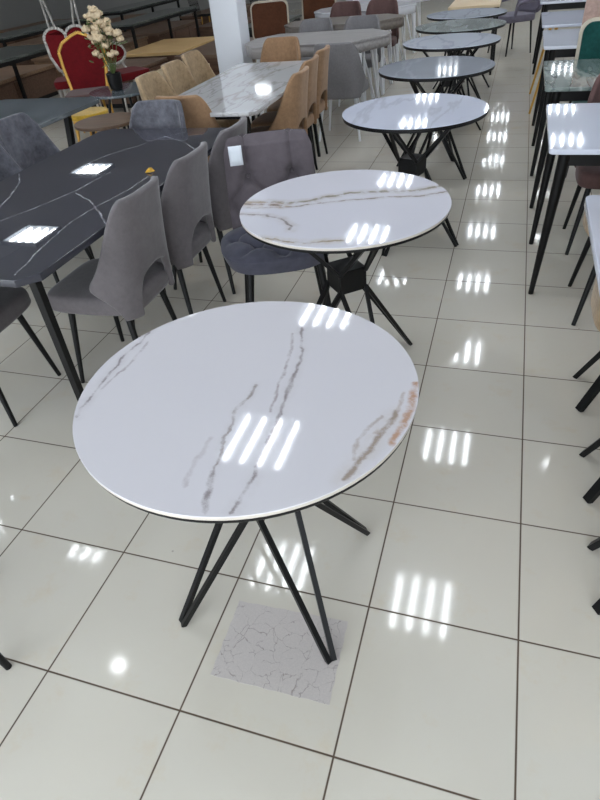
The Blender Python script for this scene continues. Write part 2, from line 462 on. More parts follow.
CH_G = 'dining_chair'
velvet_chair = wing_chair(M['velvet'])
gA = 'smooth grey velvet chairs along the dark marble table'
place(velvet_chair, -1.79, 1.02, 180, 'grey velvet wing chair nearest the camera, tucked into the dark marble table', 'chair', gA, sc=(0.92, 1, 1))
place(velvet_chair, -1.79, 1.50, 180, 'grey velvet wing chair, middle of three on the aisle side of the dark table', 'chair', gA, sc=(0.92, 1, 1))
place(velvet_chair, -1.77, 1.96, 180, 'smooth grey velvet wing chair directly behind the tufted chair with the paper tag', 'chair', gA, sc=(0.92, 1, 1))
place(velvet_chair, -2.30, 0.66, 96, 'grey velvet chair under the near end of the dark marble table, left frame edge', 'chair', None, sc=(0.92, 1, 1))
place(velvet_chair, -1.645, -0.445, 45, 'grey velvet chair at lower left, only the tip of one black leg in view', 'chair', None, sc=(0.92, 1, 1))
fuzzy = wing_chair(M['velvet_fuzzy'], arch=False)
gB = 'crushed grey velvet chairs on the far side of the dark table'
place(fuzzy, -2.74, 1.70, 0, 'crushed grey velvet chair at the left frame edge, nearer of two beyond the dark table', 'chair', gB, sc=(0.92, 1, 1))
place(fuzzy, -2.82, 2.15, 0, 'crushed grey velvet chair back beyond the dark table, next to the brown round side table', 'chair', gB, sc=(0.92, 1, 1))
place(fuzzy, -2.24, 2.25, 270, 'crushed grey velvet chair at the far head of the dark marble table', 'chair', None, sc=(0.92, 1, 1))

car = wing_chair(M['caramel'])
gC = 'caramel chairs along the aisle side of the marble dining table'
place(car, -1.84, 3.34, 180, 'caramel wing chair on the aisle side of the marble dining table, nearest of three', 'chair', gC, sc=(0.92, 1, 1))
place(car, -1.90, 3.80, 180, 'caramel wing chair on the aisle side of the marble dining table, middle of three', 'chair', gC, sc=(0.92, 1, 1))
place(car, -1.93, 4.25, 180, 'caramel wing chair on the aisle side of the marble dining table, farthest of three', 'chair', gC, sc=(0.92, 1, 1))
place(car, -2.18, 2.90, 90, 'caramel chair, plain back to the camera, at the near head of the marble dining table', 'chair', None, sc=(0.92, 1, 1))
place(car, -2.27, 4.72, 270, 'caramel chair facing the camera at the far head of the marble dining table', 'chair', None, sc=(0.92, 1, 1))
tanc = wing_chair(M['tan'], arch=False)
gD = 'tan quilted chairs on the left of the marble dining table'
place(tanc, -2.56, 3.40, 0, 'tan quilted chair left of the marble dining table, nearest of three', 'chair', gD, sc=(0.92, 1, 1))
place(tanc, -2.60, 3.88, 0, 'tan quilted chair left of the marble dining table, middle of three', 'chair', gD, sc=(0.92, 1, 1))
place(tanc, -2.66, 4.36, 0, 'tan quilted chair left of the marble dining table, next to the white column', 'chair', gD, sc=(0.92, 1, 1))

gs = wing_chair(M['grey_fabric'], 0.83, M['white_metal'], arch=False)
place(gs, -1.72, 5.02, 90, 'grey fabric chair with white legs, its back to the camera, at the grey wood table', 'chair')
gE = 'grey chairs between the grey wood and grey-brown tables'
place(gs, -2.42, 6.42, 270, 'grey fabric chair on the far side of the grey wood table, left of the pair', 'chair', gE)
place(gs, -1.88, 6.42, 270, 'grey fabric chair on the far side of the grey wood table, right of the pair', 'chair', gE)
bs = wing_chair(M['plum'], 0.87, M['white_metal'], arch=False)
gF = 'dusky brown chairs at the white-topped table'
place(bs, -2.38, 7.72, 270, 'dusky brown chair in front of the white-topped table, left of the pair', 'chair', gF)
place(bs, -1.90, 7.72, 270, 'dusky brown chair in front of the white-topped table, right of the pair', 'chair', gF)

# tufted chair -------------------------------------------------------
def tufts(x, z, sx_, sz):
    """quilted diamonds: depth of creases and buttons"""
    u = x/sx_; w2 = z/sz
    a = u+w2; b_ = u-w2
    fa = abs(a-round(a)); fb = abs(b_-round(b_))
    crease = math.exp(-abs(fa/0.09)**1.3)+math.exp(-abs(fb/0.09)**1.3)
    btn = math.exp(-((fa*fa+fb*fb)/0.03))
    return -0.024*min(1, crease)-0.030*btn
def back_tufts(x, z):
    if z <= 0.68: return tufts(x, z-0.57, 0.22, 0.22)
    k = smooth01((z-0.68)/0.03)
    d = (abs(x)-0.11)/0.016
    btn = math.exp(-(((abs(x)-0.11)/0.03)**2+((z-0.68)/0.03)**2))
    up = -0.024*math.exp(-abs(d)**1.3)-0.030*btn
    return up*k+tufts(x, z-0.57, 0.22, 0.22)*(1-k)
tc_ = empty('dining_chair', (-1.165, 1.53, 0), R(-66-90))
def bk(front):
    def f(u, v_):
        z = 0.45+v_*0.41; hw = 0.222-0.014*v_**2
        hw *= 1-0.10*max(0, v_-0.85)/0.15
        x = (u*2-1)*hw
        y = -0.235-0.10*v_+0.05*(abs(u*2-1)**3)
        th = 0.05*(1-abs(u*2-1)**6)*(1-max(0, v_-0.9)*9)
        if front: y += th+back_tufts(x, z)*(1-abs(u*2-1)**8)
        else: y -= th*0.6
        return (x, y, z)
    return f
mb = MB(); mb.grid(bk(True), 101, 101); mb.grid(bk(False), 101, 101)
mb.build('backrest', M['velvet_mauve'], tc_, merge=0.0015, angle=80)
mb = MB()
def st(u, v_):
    t = 2*math.pi*u; p = 2.7; c, s_ = math.cos(t), math.sin(t)
    rr_ = [1.0, 0.97, 1.0, 1.0, 0.97, 0.9][0]
    if v_ < 0.25: r = 0.9+0.1*(v_/0.25); z = 0.395+0.07*(v_/0.25)**1.2
    else: r = 1-(v_-0.25)/0.75*0.98; z = 0.465+0.03*math.sin(min(1, (v_-0.25)/0.3)*math.pi/2)
    x = math.copysign(abs(c)**(2/p), c)*0.265*r+0.02; y = math.copysign(abs(s_)**(2/p), s_)*0.24*r+0.02
    if v_ > 0.3: z += tufts(x, y, 0.22, 0.22)*0.75*min(1, (v_-0.3)/0.15)
    return (x, y, z)
mb.grid(st, 120, 80, True); mb.build('seat', M['velvet_dark'], tc_, angle=80)
for sx_ in (-1, 1):
    for sy in (-1, 1):
        mb = MB(); leg(mb, (sx_*0.16, sy*0.15, 0.40), (sx_*0.21, sy*0.21, 0), 0.019, 0.012); mb.build('leg', M['black'], tc_)
bk_o = [c for c in tc_.children if c.name.startswith('backrest')][0]
for i in (-1, 0, 1):
    for j in (-1, 0, 1):
        x_, z_ = i*0.11, 0.57+j*0.11
        if (i+j) % 2: continue
        v_ = (z_-0.45)/0.41; hw = 0.222-0.014*v_**2; p_ = bk(True)((x_/hw+1)/2, v_)
        bm = bmesh.new(); bmesh.ops.create_uvsphere(bm, u_segments=12, v_segments=8, radius=0.009, matrix=Matrix.Translation((p_[0], p_[1]+0.004, p_[2])))
        MB().add([q.co[:] for q in bm.verts], [[q.index for q in f.verts] for f in bm.faces]).build('button', M['velvet_mauve'], bk_o); bm.free()
tag(tc_, 'charcoal velvet button-tufted chair carrying a white paper tag beside the round marble table', 'chair')
pt_ = MB(); pt_.grid(lambda u, v_: ((u-0.5)*0.062, 0.004*math.sin(u*3), (v_-0.5)*0.085), 6, 4)
pt = pt_.build('price_tag', M['paper'], None, solid=0.001)
pt.matrix_world = tc_.matrix_basis @ Matrix.Translation((0.155, -0.205, 0.80)) @ Matrix.Rotation(R(12), 4, 'X')
tag(pt, 'white paper tag hanging on the back of the tufted charcoal chair', 'tag')

# ------------------------------------------------------------------ round tables
def round_table(x, y, rot, mat, label, r=0.405, rim=None, band='rim_cream', top_th=0.011, detailed=True, segs=96):
    t = empty('round_table', (x, y, 0), R(rot))
    tt = MB().prism(circle(r, segs), 0.7513, 0.755, 0.001).build('tabletop', mat, t, angle=60)
    tt.rotation_euler = (0, 0, -R(rot))
    MB().prism(circle(r-0.001, segs), 0.7425, 0.7512, 0.0015).build('edge_band', M[band], t, angle=60)
    MB().prism(circle(r-0.004, segs), 0.731, 0.7424, 0.002).build('under_rim', rim or M['black'], t, angle=60)
    # hub: block whose faces look at the feet
    hz0, hz1, hh_ = 0.400, 0.500, 0.062
    MB().box((0, 0, (hz0+hz1)/2), (hh_*2, hh_*2, hz1-hz0)).build('hub', M['black'], t, bevel=0.004)
    for k in range(4):
        a = R(90*k); c, s_ = math.cos(a), math.sin(a)
        def P(px, py, pz): return (px*c-py*s_, px*s_+py*c, pz)
        mb = MB()
        for sy in (-1, 1): mb.rod(P(hh_*0.93, sy*hh_*0.93, hz0+0.015), P(0.325, sy*0.008, 0.0), 0.0105, 0.0105, 4)
        mb.build('leg', M['black'], t, smooth=False)
        mb = MB()
        for sy in (-1, 1): mb.rod(P(hh_*0.93, sy*hh_*0.93, hz1-0.015), P(0.27, sy*0.010, 0.728), 0.0105, 0.0105, 4)
        mb.build('strut', M['black'], t, smooth=False)
    return tag(t, label, 'table')

A = [(0.06, 0.264), (0.068, 0.192), (0.096, 0.129), (0.101, 0.046), (0.109, -0.03), (0.115, -0.083), (0.12, -0.165), (0.119, -0.211), (0.122, -0.276), (0.115, -0.323), (0.116, -0.373)]
A2 = [(0.043, 0.236), (0.057, 0.167), (0.074, 0.061), (0.086, -0.035), (0.088, -0.088)]
B1 = [(0.028, 0.004), (0.027, -0.039), (0.014, -0.093), (0.013, -0.155), (0.026, -0.2), (0.027, -0.246), (0.046, -0.299)]
B2 = [(0.042, -0.286), (0.053, -0.337), (0.066, -0.385)]
Cv = [(-0.354, 0.186), (-0.339, 0.098), (-0.363, 0.047), (-0.357, -0.032), (-0.357, -0.09), (-0.345, -0.138), (-0.344, -0.193)]
D1 = [(0.39, 0.08), (0.393, 0.025), (0.387, -0.028), (0.378, -0.079), (0.366, -0.129)]
D2 = [(0.36, -0.034), (0.337, -0.135), (0.323, -0.167), (0.316, -0.225), (0.301, -0.247)]
gv, bv, ov = (150, 140, 142), (168, 158, 152), (186, 148, 122)
m1 = marble('white_marble_grey_gold_veins', (216, 212, 216), (208, 206, 212),
            [(A[::2]+A[-1:], [(0, 0.026, (196, 190, 192), 0.3), (0, 0.007, (146, 136, 138), 0.95)]), (A2[::2], 0.006, (160, 148, 150), 0.85),
             (B1[::2], [(0, 0.018, (196, 190, 192), 0.3), (0, 0.0055, (154, 144, 142), 0.95)]), (B2, 0.010, (140, 130, 132), 0.9),
             ([(-0.005, -0.19), (-0.012, -0.26), (0.0, -0.33)], 0.009, (188, 180, 184), 0.7),
             (Cv[::2], [(0, 0.024, (192, 186, 190), 0.35), (0, 0.006, (150, 142, 146), 0.95)]), ([(-0.335, 0.13), (-0.33, 0.03), (-0.345, -0.08)], 0.006, (160, 150, 154), 0.8),
             (D1[::2], [(0, 0.011, (184, 142, 114), 0.95)]), ([(0.37, 0.04), (0.36, -0.06), (0.33, -0.11)], 0.008, (170, 150, 138), 0.7),
             (D2[::2], [(0, 0.04, (198, 188, 180), 0.35), (0, 0.010, (158, 142, 130), 0.95)]), ([(0.33, -0.05), (0.30, -0.13), (0.305, -0.19)], 0.007, (172, 158, 150), 0.7)], rough=0.045)
round_table(-0.716, 0.042, 45, m1, 'white marble round table with grey and rust veins standing nearest the camera', r=0.402)
V1 = [(-0.411, -0.013), (-0.302, -0.005), (-0.216, -0.01), (-0.141, 0.016), (-0.088, 0.064), (-0.002, 0.114), (0.153, 0.146), (0.247, 0.151), (0.354, 0.225)]
V2 = [(-0.386, -0.076), (-0.28, -0.068), (-0.165, -0.039), (-0.095, -0.002), (0.053, 0.051), (0.165, 0.08), (0.278, 0.098), (0.371, 0.147)]
V3 = [(-0.371, -0.138), (-0.271, -0.14), (-0.203, -0.173), (-0.136, -0.234), (-0.128, -0.27)]
V4 = [(-0.211, -0.348), (-0.1, -0.37), (-0.041, -0.372), (0.037, -0.348), (0.083, -0.335)]
m2 = marble('white_marble_olive_veins', (214, 212, 220), (206, 205, 214),
            [(V1, [(0, 0.045, (180, 168, 152), 0.5), (0, 0.016, (138, 130, 112), 0.9)]),
             (V2, [(0, 0.03, (184, 174, 164), 0.4), (0, 0.009, (138, 126, 118), 0.9)]), (V3, [(0, 0.035, (184, 172, 166), 0.5), (0, 0.009, (132, 122, 120), 0.9)]),
             (V4, [(0, 0.04, (196, 182, 160), 0.55), (0, 0.010, (150, 136, 116), 0.9)]),
             ([(-0.41, -0.03), (-0.30, -0.035), (-0.24, -0.04)], [(0, 0.05, (182, 158, 138), 0.6), (0, 0.012, (96, 78, 68), 0.8)])], rough=0.045)
round_table(-0.765, 1.213, 41, m2, 'white marble round table with olive grey veins, second from the camera, beside the tufted chair')
m3 = marble('white_marble_faint_veins', (206, 210, 226), (198, 203, 220), noise_veins=[(2.6, 0.9, 0.02, (176, 178, 190), 0.5)], rough=0.05)
round_table(-0.712, 2.672, -20, m3, 'white round table with faint blue-grey veins, third from the camera', r=0.408, band='black')
m4 = marble('grey_stone', (134, 140, 152), (154, 160, 172), noise_veins=[(4, 0.3, 0.03, (168, 172, 182), 0.5)], rough=0.07, cloud=1)
round_table(-0.745, 3.945, -28, m4, 'dark grey stone-topped round table, between two white round tables', r=0.415, band='black')
m5 = marble('bluish_white_stone', (202, 208, 222), (208, 214, 226), noise_veins=[(3, 0.6, 0.03, (150, 156, 172), 0.4)], rough=0.06)
round_table(-0.755, 5.13, 10, m5, 'bluish white round table, fifth along the row just beyond the grey stone one', r=0.418, band='black')
m6 = marble('grey_green_stone', (150, 160, 162), (176, 184, 184), noise_veins=[(5, 0.5, 0.05, (96, 106, 106), 0.6)], rough=0.07, cloud=1)
round_table(-0.765, 6.10, 35, m6, 'mottled grey-green round table, sixth along the row', r=0.44, band='black')
m7 = marble('pale_blue_stone', (188, 196, 212), (200, 206, 220), noise_veins=[(3, 0.2, 0.03, (140, 148, 164), 0.4)], rough=0.06)
round_table(-0.78, 7.03, 0, m7, 'pale blue-grey round table farthest along the row', r=0.435, band='black')

# ------------------------------------------------------------------ dark marble dining table
L1 = [(-0.35, -0.75), (-0.061, -0.474), (0.001, -0.324), (0.062, -0.098), (0.081, 0.155)]
L2 = [(0.364, -0.911), (0.324, -0.749), (0.278, -0.486), (0.279, -0.337), (0.322, -0.084), (0.323, 0.12)]
L3 = [(0.083, -0.135), (0.228, -0.237), (0.348, -0.353), (0.465, -0.488)]
L4 = [(-0.425, 0.108), (-0.328, -0.007), (-0.242, -0.18), (-0.184, -0.326)]
L5 = [(-0.144, 0.163), (-0.109, 0.374), (-0.067, 0.497), (-0.0, 0.607), (0.046, 0.741), (0.145, 0.861)]
L6 = [(0.051, 0.781), (0.237, 0.661), (0.443, 0.447)]
wv = (196, 196, 204)
mbt = marble('dark_marble_white_veins', (50, 50, 58), (70, 70, 79),
             [(L1, 0.0045, wv, 0.8), (L2, 0.0045, wv, 0.8), (L3, 0.005, wv, 0.95), (L4, 0.005, wv, 0.85), (L5, 0.0045, wv, 0.8), (L6, 0.005, wv, 0.8)], rough=0.02, cloud=0.8,
             noise_veins=[(3.5, 0.5, 0.006, (120, 118, 126), 0.25)], warp=0.012)
def rect_table(name, cx, cy, w_, d_, mat, th=0.03, ch=0.0, rr_=0.0):
    t = empty(name, (cx, cy, 0))
    out = rrect(-w_/2, w_/2, -d_/2, d_/2, rr_) if rr_ else rect(-w_/2, w_/2, -d_/2, d_/2, ch)
    MB().prism(out, 0.755-th, 0.755, 0.004).build('tabletop', mat, t, angle=35)
    return t
bt = rect_table('dining_table', -2.1, 1.39, 0.90, 1.90, mbt, 0.028, 0.06)
MB().box((0, 0, 0.705), (0.62, 1.60, 0.042)).build('under_frame', M['black'], bt, smooth=False)
for sx_ in (-1, 1):
    for sy in (-1, 1):
        mb = MB()
        mb.rod((sx_*0.385, sy*0.86, 0.728), (sx_*0.375, sy*0.85, 0), 0.022, 0.018, 4)
        mb.build('leg', M['black'], bt, smooth=False)
tag(bt, 'dark grey marble dining table with thin white veins and cut corners at left', 'table')
yt = MB(); yt.add([(-.02, -.012, .002), (.015, -.02, .006), (.024, .01, .003), (0, .022, .016), (-.022, .012, .008), (0, 0, .022)], [(0, 1, 5), (1, 2, 5), (2, 3, 5), (3, 4, 5), (4, 0, 5), (4, 3, 2, 1, 0)])
yo = yt.build('paper_scrap', M['yellow'], None, smooth=False); yo.location = (-1.80, 1.55, 0.7545)
tag(yo, 'crumpled yellow scrap on the dark marble table by a velvet chair back', 'paper scrap')

# ------------------------------------------------------------------ caramel-chair marble table
mmt = marble('white_marble_diagonal_veins', (204, 204, 206), (182, 180, 180), noise_veins=[(3.2, -0.45, 0.035, (150, 140, 130), 0.55), (5.5, -0.5, 0.02, (128, 120, 116), 0.45)], rough=0.06)
mt_ = rect_table('dining_table', -2.09, 3.57, 0.80, 1.76, mmt, 0.026, 0.04)
MB().box((0, 0, 0.70), (0.5, 1.4, 0.055)).build('under_frame', M['black'], mt_, smooth=False)
for sx_ in (-1, 1):
    for sy in (-1, 1):
        MB().rod((sx_*0.26, sy*0.70, 0.70), (sx_*0.30, sy*0.78, 0), 0.022, 0.016, 4).build('leg', M['black'], mt_, smooth=False)
tag(mt_, 'white marble dining table with brown diagonal veins, ringed by caramel and tan chairs', 'table')

# ------------------------------------------------------------------ white-legged tables
def grey_table(x0, x1, y0, y1, mat, apron_mat, label, ap=0.085):
    cx, cy = (x0+x1)/2, (y0+y1)/2; a, b_ = (x1-x0)/2, (y1-y0)/2
    t = empty('dining_table', (cx, cy, 0))
    out = [(-a+0.18, -b_), (a-0.3, -b_), (a, -b_*0.0-0.02), (a, b_*0.35), (a-0.25, b_), (-a+0.18, b_), (-a, b_*0.4), (-a, -b_*0.4)]
    MB().prism(out, 0.735, 0.755, 0.003).build('tabletop', mat, t, angle=30)
    ins = [(x*0.985, y*0.985) for x, y in out]
    MB().prism(ins, 0.735-ap, 0.7348).build('apron', apron_mat, t, angle=30)
    for sx_ in (-1, 1):
        for sy in (-1, 1):
            px, py = sx_*(a-0.24), sy*(b_-0.16)
            mb = MB()
            mb.rod((px+sx_*0.02, py+sy*0.08, 0.735-ap), (px+sx_*0.06, py+sy*0.10, 0), 0.022, 0.016, 8)
            mb.rod((px-sx_*0.12, py, 0.735-ap), (px+sx_*0.05, py+sy*0.06, 0), 0.013, 0.011, 8)
            mb.rod((px+sx_*0.02, py-sy*0.12, 0.735-ap), (px+sx_*0.07, py+sy*0.06, 0), 0.013, 0.011, 8)
            mb.build('leg', M['white_metal'], t, angle=60)
    return tag(t, label, 'table')
grey_table(-2.90, -1.42, 5.32, 6.22, M['wood_grey'], M['wood_grey'], 'grey wood table with deep apron and white legs, nearest of the white-legged tables')
grey_table(-2.92, -1.50, 6.74, 7.50, M['wood_greybrown'], M['wood_greybrown'], 'grey-brown wood table with white legs, middle of the white-legged tables')
m_wt = marble('white_table_laminate', (212, 214, 220), (200, 202, 210), rough=0.2)
grey_table(-2.92, -1.55, 8.05, 8.85, m_wt, m_wt, 'white-topped table with white legs behind the dusky brown chairs')
grey_table(-2.85, -1.55, 9.6, 10.4, m_wt, m_wt, 'white-topped table farthest back among the white-legged tables')

# ------------------------------------------------------------------ right-hand row of tables
def right_table(x0, x1, y0, y1, mat, label, apron=True, legs='black', splay=False, th=0.022):
    cx, cy = (x0+x1)/2, (y0+y1)/2; a, b_ = (x1-x0)/2, (y1-y0)/2
    t = empty('dining_table', (cx, cy, 0))
    MB().prism(rrect(-a, a, -b_, b_, 0.025, 4), 0.755-th, 0.755, 0.002).build('tabletop', mat, t, angle=50)
    if apron:
        ma = MB()
        for s_ in (-1, 1):
            ma.box((0, s_*(b_-0.07), 0.70), (2*a-0.14, 0.02, 0.064)); ma.box((s_*(a-0.07), 0, 0.70), (0.02, 2*b_-0.16, 0.064))
        ma.build('apron', M['black'], t, smooth=False)
    for sx_ in (-1, 1):
        for sy in (-1, 1):
            mb = MB()
            if splay: mb.rod((sx_*(a-0.13), sy*(b_-0.07), 0.755-th), (sx_*(a-0.0), sy*(b_-0.05), 0), 0.016, 0.010, 12)
            else: mb.rod((sx_*(a-0.075), sy*(b_-0.075), 0.755-th), (sx_*(a-0.035), sy*(b_-0.10), 0), 0.028, 0.013, 12)
            mb.build('leg', M[legs], t)
    return tag(t, label, 'table')
mrw = marble('white_marble_green_streaks', (208, 212, 226), (198, 203, 218), noise_veins=[(2.2, 1.35, 0.016, (150, 152, 150), 0.8)], rough=0.05)
right_table(-0.01, 1.5, 1.91, 2.74, mrw, 'white marble table on black tapered legs at the right edge')
mgr = marble('grey_green_marble', (94, 108, 106), (140, 150, 146), noise_veins=[(5, 1.45, 0.06, (164, 172, 168), 0.7), (9, 1.4, 0.05, (70, 84, 82), 0.6)], rough=0.06, cloud=1)
right_table(-0.01, 1.5, 3.13, 3.99, mgr, 'grey-green streaked marble table in front of the green velvet chair')
mwa = marble('white_laminate_right', (212, 216, 228), (200, 204, 216), rough=0.08)
right_table(0.0, 1.5, 4.57, 5.42, mwa, 'white table beyond the green velvet chair, black legs hidden below')
right_table(0.0, 1.5, 5.72, 6.68, m3, 'white table with slender splayed brass legs, farther along the right row', apron=False, legs='gold', splay=True)
right_table(0.0, 1.5, 7.6, 8.5, mwa, 'white table farthest along the right row by the top frame edge')
# slab table in the right foreground, pedestal on crossed bars
t = empty('dining_table', (0.86, 0.98, 0))
MB().prism(rrect(-0.76, 0.76, -0.38, 0.38, 0.03, 4), 0.725, 0.755, 0.002).build('tabletop', mrw, t, angle=50)
for sy in (-1, 1):
    for sx_ in (-1, 1):
        mb = MB(); mb.rod((sx_*0.30, sy*0.02, 0.70), (sx_*0.30, sy*0.27, 0.0), 0.03, 0.024, 4); mb.build('leg', M['black'], t, smooth=False)
MB().box((0, 0, 0.71), (1.1, 0.3, 0.03)).build('under_frame', M['black'], t, smooth=False)
tag(t, 'white marble table cut off by the right edge, nearest of the right-hand tables', 'table')

tanr = empty('dining_chair', (0, 0, 0))
seat_mesh(0.50, 0.46, 0.395, 0.47).build('seat', M['tan'], tanr, sub=1)
wing_shell(w_=0.20, dep=0.235, arch=False).build('backrest', M['tan'], tanr, solid=0.03, offset=-0.2, sub=1, merge=0.0005)
for sx_ in (-1, 1):
    for sy in (-1, 1):
        mb = MB(); leg(mb, (sx_*0.16, sy*0.15, 0.40), (sx_*0.22, sy*0.20, 0)); mb.build('leg', M['black'], tanr)
place(tanr, 0.44, 1.92, 90, 'tan chair tucked under the right-hand white marble table from the near side', 'chair')
brr = wing_chair(M['plum'], arch=False)
place(brr, 0.42, 2.70, 270, 'brown chair under the far side of the right-hand white marble table', 'chair')

def bar_chair(mat):
    t = empty('dining_chair', (0, 0, 0))
    seat_mesh(0.43, 0.44, 0.395, 0.47).build('seat', mat, t, sub=1)
    wing_shell(arch=False).build('backrest', mat, t, solid=0.03, offset=-0.2, sub=1, merge=0.0005)
    for sx_ in (-1, 1):
        for sy in (-1, 1):
            mb = MB(); mb.rod((sx_*0.03, sy*0.05, 0.395), (sx_*0.125, sy*0.22, 0.0), 0.018, 0.014, 4, flat=1.5); mb.build('leg', M['black'], t, smooth=False)
    return t
bc = bar_chair(M['tan'])
gG = 'chairs at the right edge showing only black bar legs'
place(bc, 0.43, 1.175, 0, 'chair at the right edge whose black bar legs stand under the nearest white slab table', 'chair', gG, sc=(0.92, 1, 1))
place(bc, 0.43, 0.685, 0, 'chair at the right edge with two black bar legs, level with the front round table', 'chair', gG, sc=(0.92, 1, 1))
place(bc, 0.43, 0.26, 0, 'lowest chair at the right edge, only two black bar leg tips in view', 'chair', gG, sc=(0.92, 1, 1))

# framed upholstered chairs (green, pink, brown, lilac)
def framed_chair(mat, frame_mat, hgt, wd=0.46, legm=None, name='dining_chair', arms=False):
    t = empty(name, (0, 0, 0)); lm = legm or frame_mat
    MB().prism(rrect(-wd/2, wd/2, -0.21, 0.23, 0.06), 0.40, 0.48, 0.015).build('seat', mat, t, angle=60)
    def panel(y0, y1, grow, r):
        mb = MB(); out = rrect(-wd/2-grow, wd/2+grow, 0.50-grow, hgt+grow, r)
        n = len(out); vs = []
        for y in (y0, y1):
            vs += [(x, y-0.10*(z-0.45)/0.5, z) for x, z in out]
        fs = [(i, (i+1) % n, n+(i+1) % n, n+i) for i in range(n)]+[tuple(range(n)), tuple(range(2*n-1, n-1, -1))]
        return mb.add(vs, fs)
    panel(-0.225, -0.185, 0, 0.07).build('backrest', mat, t, bevel=0.006)
    panel(-0.235, -0.205, 0.022, 0.09).build('back_frame', frame_mat, t, bevel=0.004)
    for sx_ in (-1, 1):
        MB().rod((sx_*(wd/2-0.04), -0.20, 0.50), (sx_*(wd/2-0.04), -0.19, 0.42), 0.012, 0.012, 8).build('back_post', frame_mat, t)
        for sy in (-1, 1):
            mb = MB(); leg(mb, (sx_*(wd/2-0.05), sy*0.16, 0.41), (sx_*(wd/2-0.02), sy*0.20, 0), 0.015, 0.010); mb.build('leg', lm, t)
    return t
fg = framed_chair(M['green'], M['cream'], 0.93, 0.46, M['black'])
place(fg, 0.47, 4.06, 270, 'dark green velvet chair with cream piping behind the grey-green marble table', 'chair')
fp = framed_chair(M['pink'], M['pink'], 1.12, 0.50, M['black'])
place(fp, 0.50, 4.72, 90, 'tall dusty pink chair behind the green velvet chair', 'chair')
fb_ = framed_chair(M['brown_fabric'], M['cream'], 0.92, 0.48, M['cream'])
gH = 'brown upholstered chairs near the column'
place(fb_, -3.40, 7.75, 285, 'brown upholstered chair with pale frame just right of the white column', 'chair', gH)
place(fb_, -3.05, 9.00, 285, 'brown upholstered chair with pale frame above the grey wood table', 'chair', gH)
fl = framed_chair(M['lilac_fabric'], M['lilac_fabric'], 0.85, 0.5, M['black'], name='armchair')
ar = MB()
for sx_ in (-1, 1):
    ar.rod((sx_*0.26, -0.24, 0.66), (sx_*0.26, 0.12, 0.62), 0.025, 0.022, 10); ar.rod((sx_*0.26, 0.12, 0.62), (sx_*0.25, 0.15, 0.44), 0.022, 0.018, 10)
ar.build('armrest', M['lilac_fabric'], fl)
place(fl, -0.30, 9.30, 215, 'lilac grey armchair with thin black legs at the far end of the aisle', 'armchair')

# ------------------------------------------------------------------ left side, grey marble table and small tables
mgl = marble('slate_marble', (72, 80, 86), (100, 108, 114), noise_veins=[(6, 0.4, 0.05, (140, 146, 152), 0.5)], rough=0.08, cloud=1)
t = rect_table('dining_table', -3.64, 2.34, 1.04, 1.86, mgl, 0.025, 0.10)
for sx_ in (-1, 1):
    for sy in (-1, 1):
        mb = MB(); mb.rod((sx_*0.34, sy*0.66, 0.73), (sx_*0.28, sy*0.56, 0.0), 0.03, 0.024, 4); mb.build('leg', M['black'], t, smooth=False)
tag(t, 'slate grey marble dining table at the left edge behind the crushed velvet chairs', 'table')

def side_table(x, y, r, h, mat, label, ry=None, legm='black'):
    t = empty('side_table', (x, y, 0))
    MB().prism(circle(r, 48, ry), h-0.025, h, 0.005).build('tabletop', mat, t, angle=50)
    for k in range(4):
        a = R(45+90*k); mb = MB(); leg(mb, (r*0.45*math.cos(a), r*0.45*math.sin(a), h-0.025), (r*0.75*math.cos(a), r*0.75*math.sin(a), 0), 0.014, 0.010); mb.build('leg', M[legm], t)
    return tag(t, label, 'side table')
side_table(-3.56, 3.82, 0.28, 0.46, M['wood_brown'], 'brown wooden round side table behind the crushed velvet chairs')
side_table(-3.36, 4.36, 0.24, 0.45, M['wood_grey'], 'grey round side table between the brown side table and the tan chairs')
side_table(-4.02, 4.92, 0.36, 0.50, mgl, 'grey round side table holding the vase of flowers', 0.36)

# vase with flowers
t = empty('flower_vase', (-4.09, 4.90, 0.50))
mb = MB(); prof = [(0.045, 0), (0.062, 0.01), (0.072, 0.08), (0.075, 0.15), (0.068, 0.155), (0.06, 0.14)]
n = 20; vs = []; fs = []
for r, z in prof: vs += [(r*math.cos(2*math.pi*i/n), r*math.sin(2*math.pi*i/n), z) for i in range(n)]
for k in range(len(prof)-1):
    for i in range(n): j = (i+1) % n; fs.append((k*n+i, k*n+j, (k+1)*n+j, (k+1)*n+i))
fs.append(tuple(range(n-1, -1, -1))); fs.append(tuple((len(prof)-1)*n+i for i in range(n)))
mb.add(vs, fs).build('pot', M['black'], t)
heads = []
rs = random.Random(3)
st_mb = MB(); 
for i in range(34):
    h = rs.uniform(0.30, 0.72); lean = rs.uniform(-1, 1)
    k = 0.145*(1-abs(h-0.42)*1.6)
    x, y = lean*k-0.10*(h-0.3), rs.uniform(-0.12, 0.12)
    if h > 0.55: x = -0.05+rs.uniform(-0.06, 0.06)
    heads.append((x, y, h))
    if i % 2 == 0: st_mb.tube([(0, 0, 0.13), (x*0.5, y*0.5, h*0.55), (x, y, h)], 0.004, 6)
st_mb.build('stem', M['leaf'], t)
lf = MB()
for i in range(60):
    x, y, h = heads[i % 34]; a = rs.uniform(0, 6.28); l = 0.07
    p = Vector((x+rs.uniform(-.05, .05), y+rs.uniform(-.04, .04), h-rs.uniform(.03, .12))); d = Vector((math.cos(a), math.sin(a), 0.3))*l; s_ = Vector((-math.sin(a), math.cos(a), 0))*0.018
    lf.add([p, p+d*0.5+s_, p+d, p+d*0.5-s_], [(0, 1, 2, 3)])
lf.build('foliage', M['leaf'], t, solid=0.002)
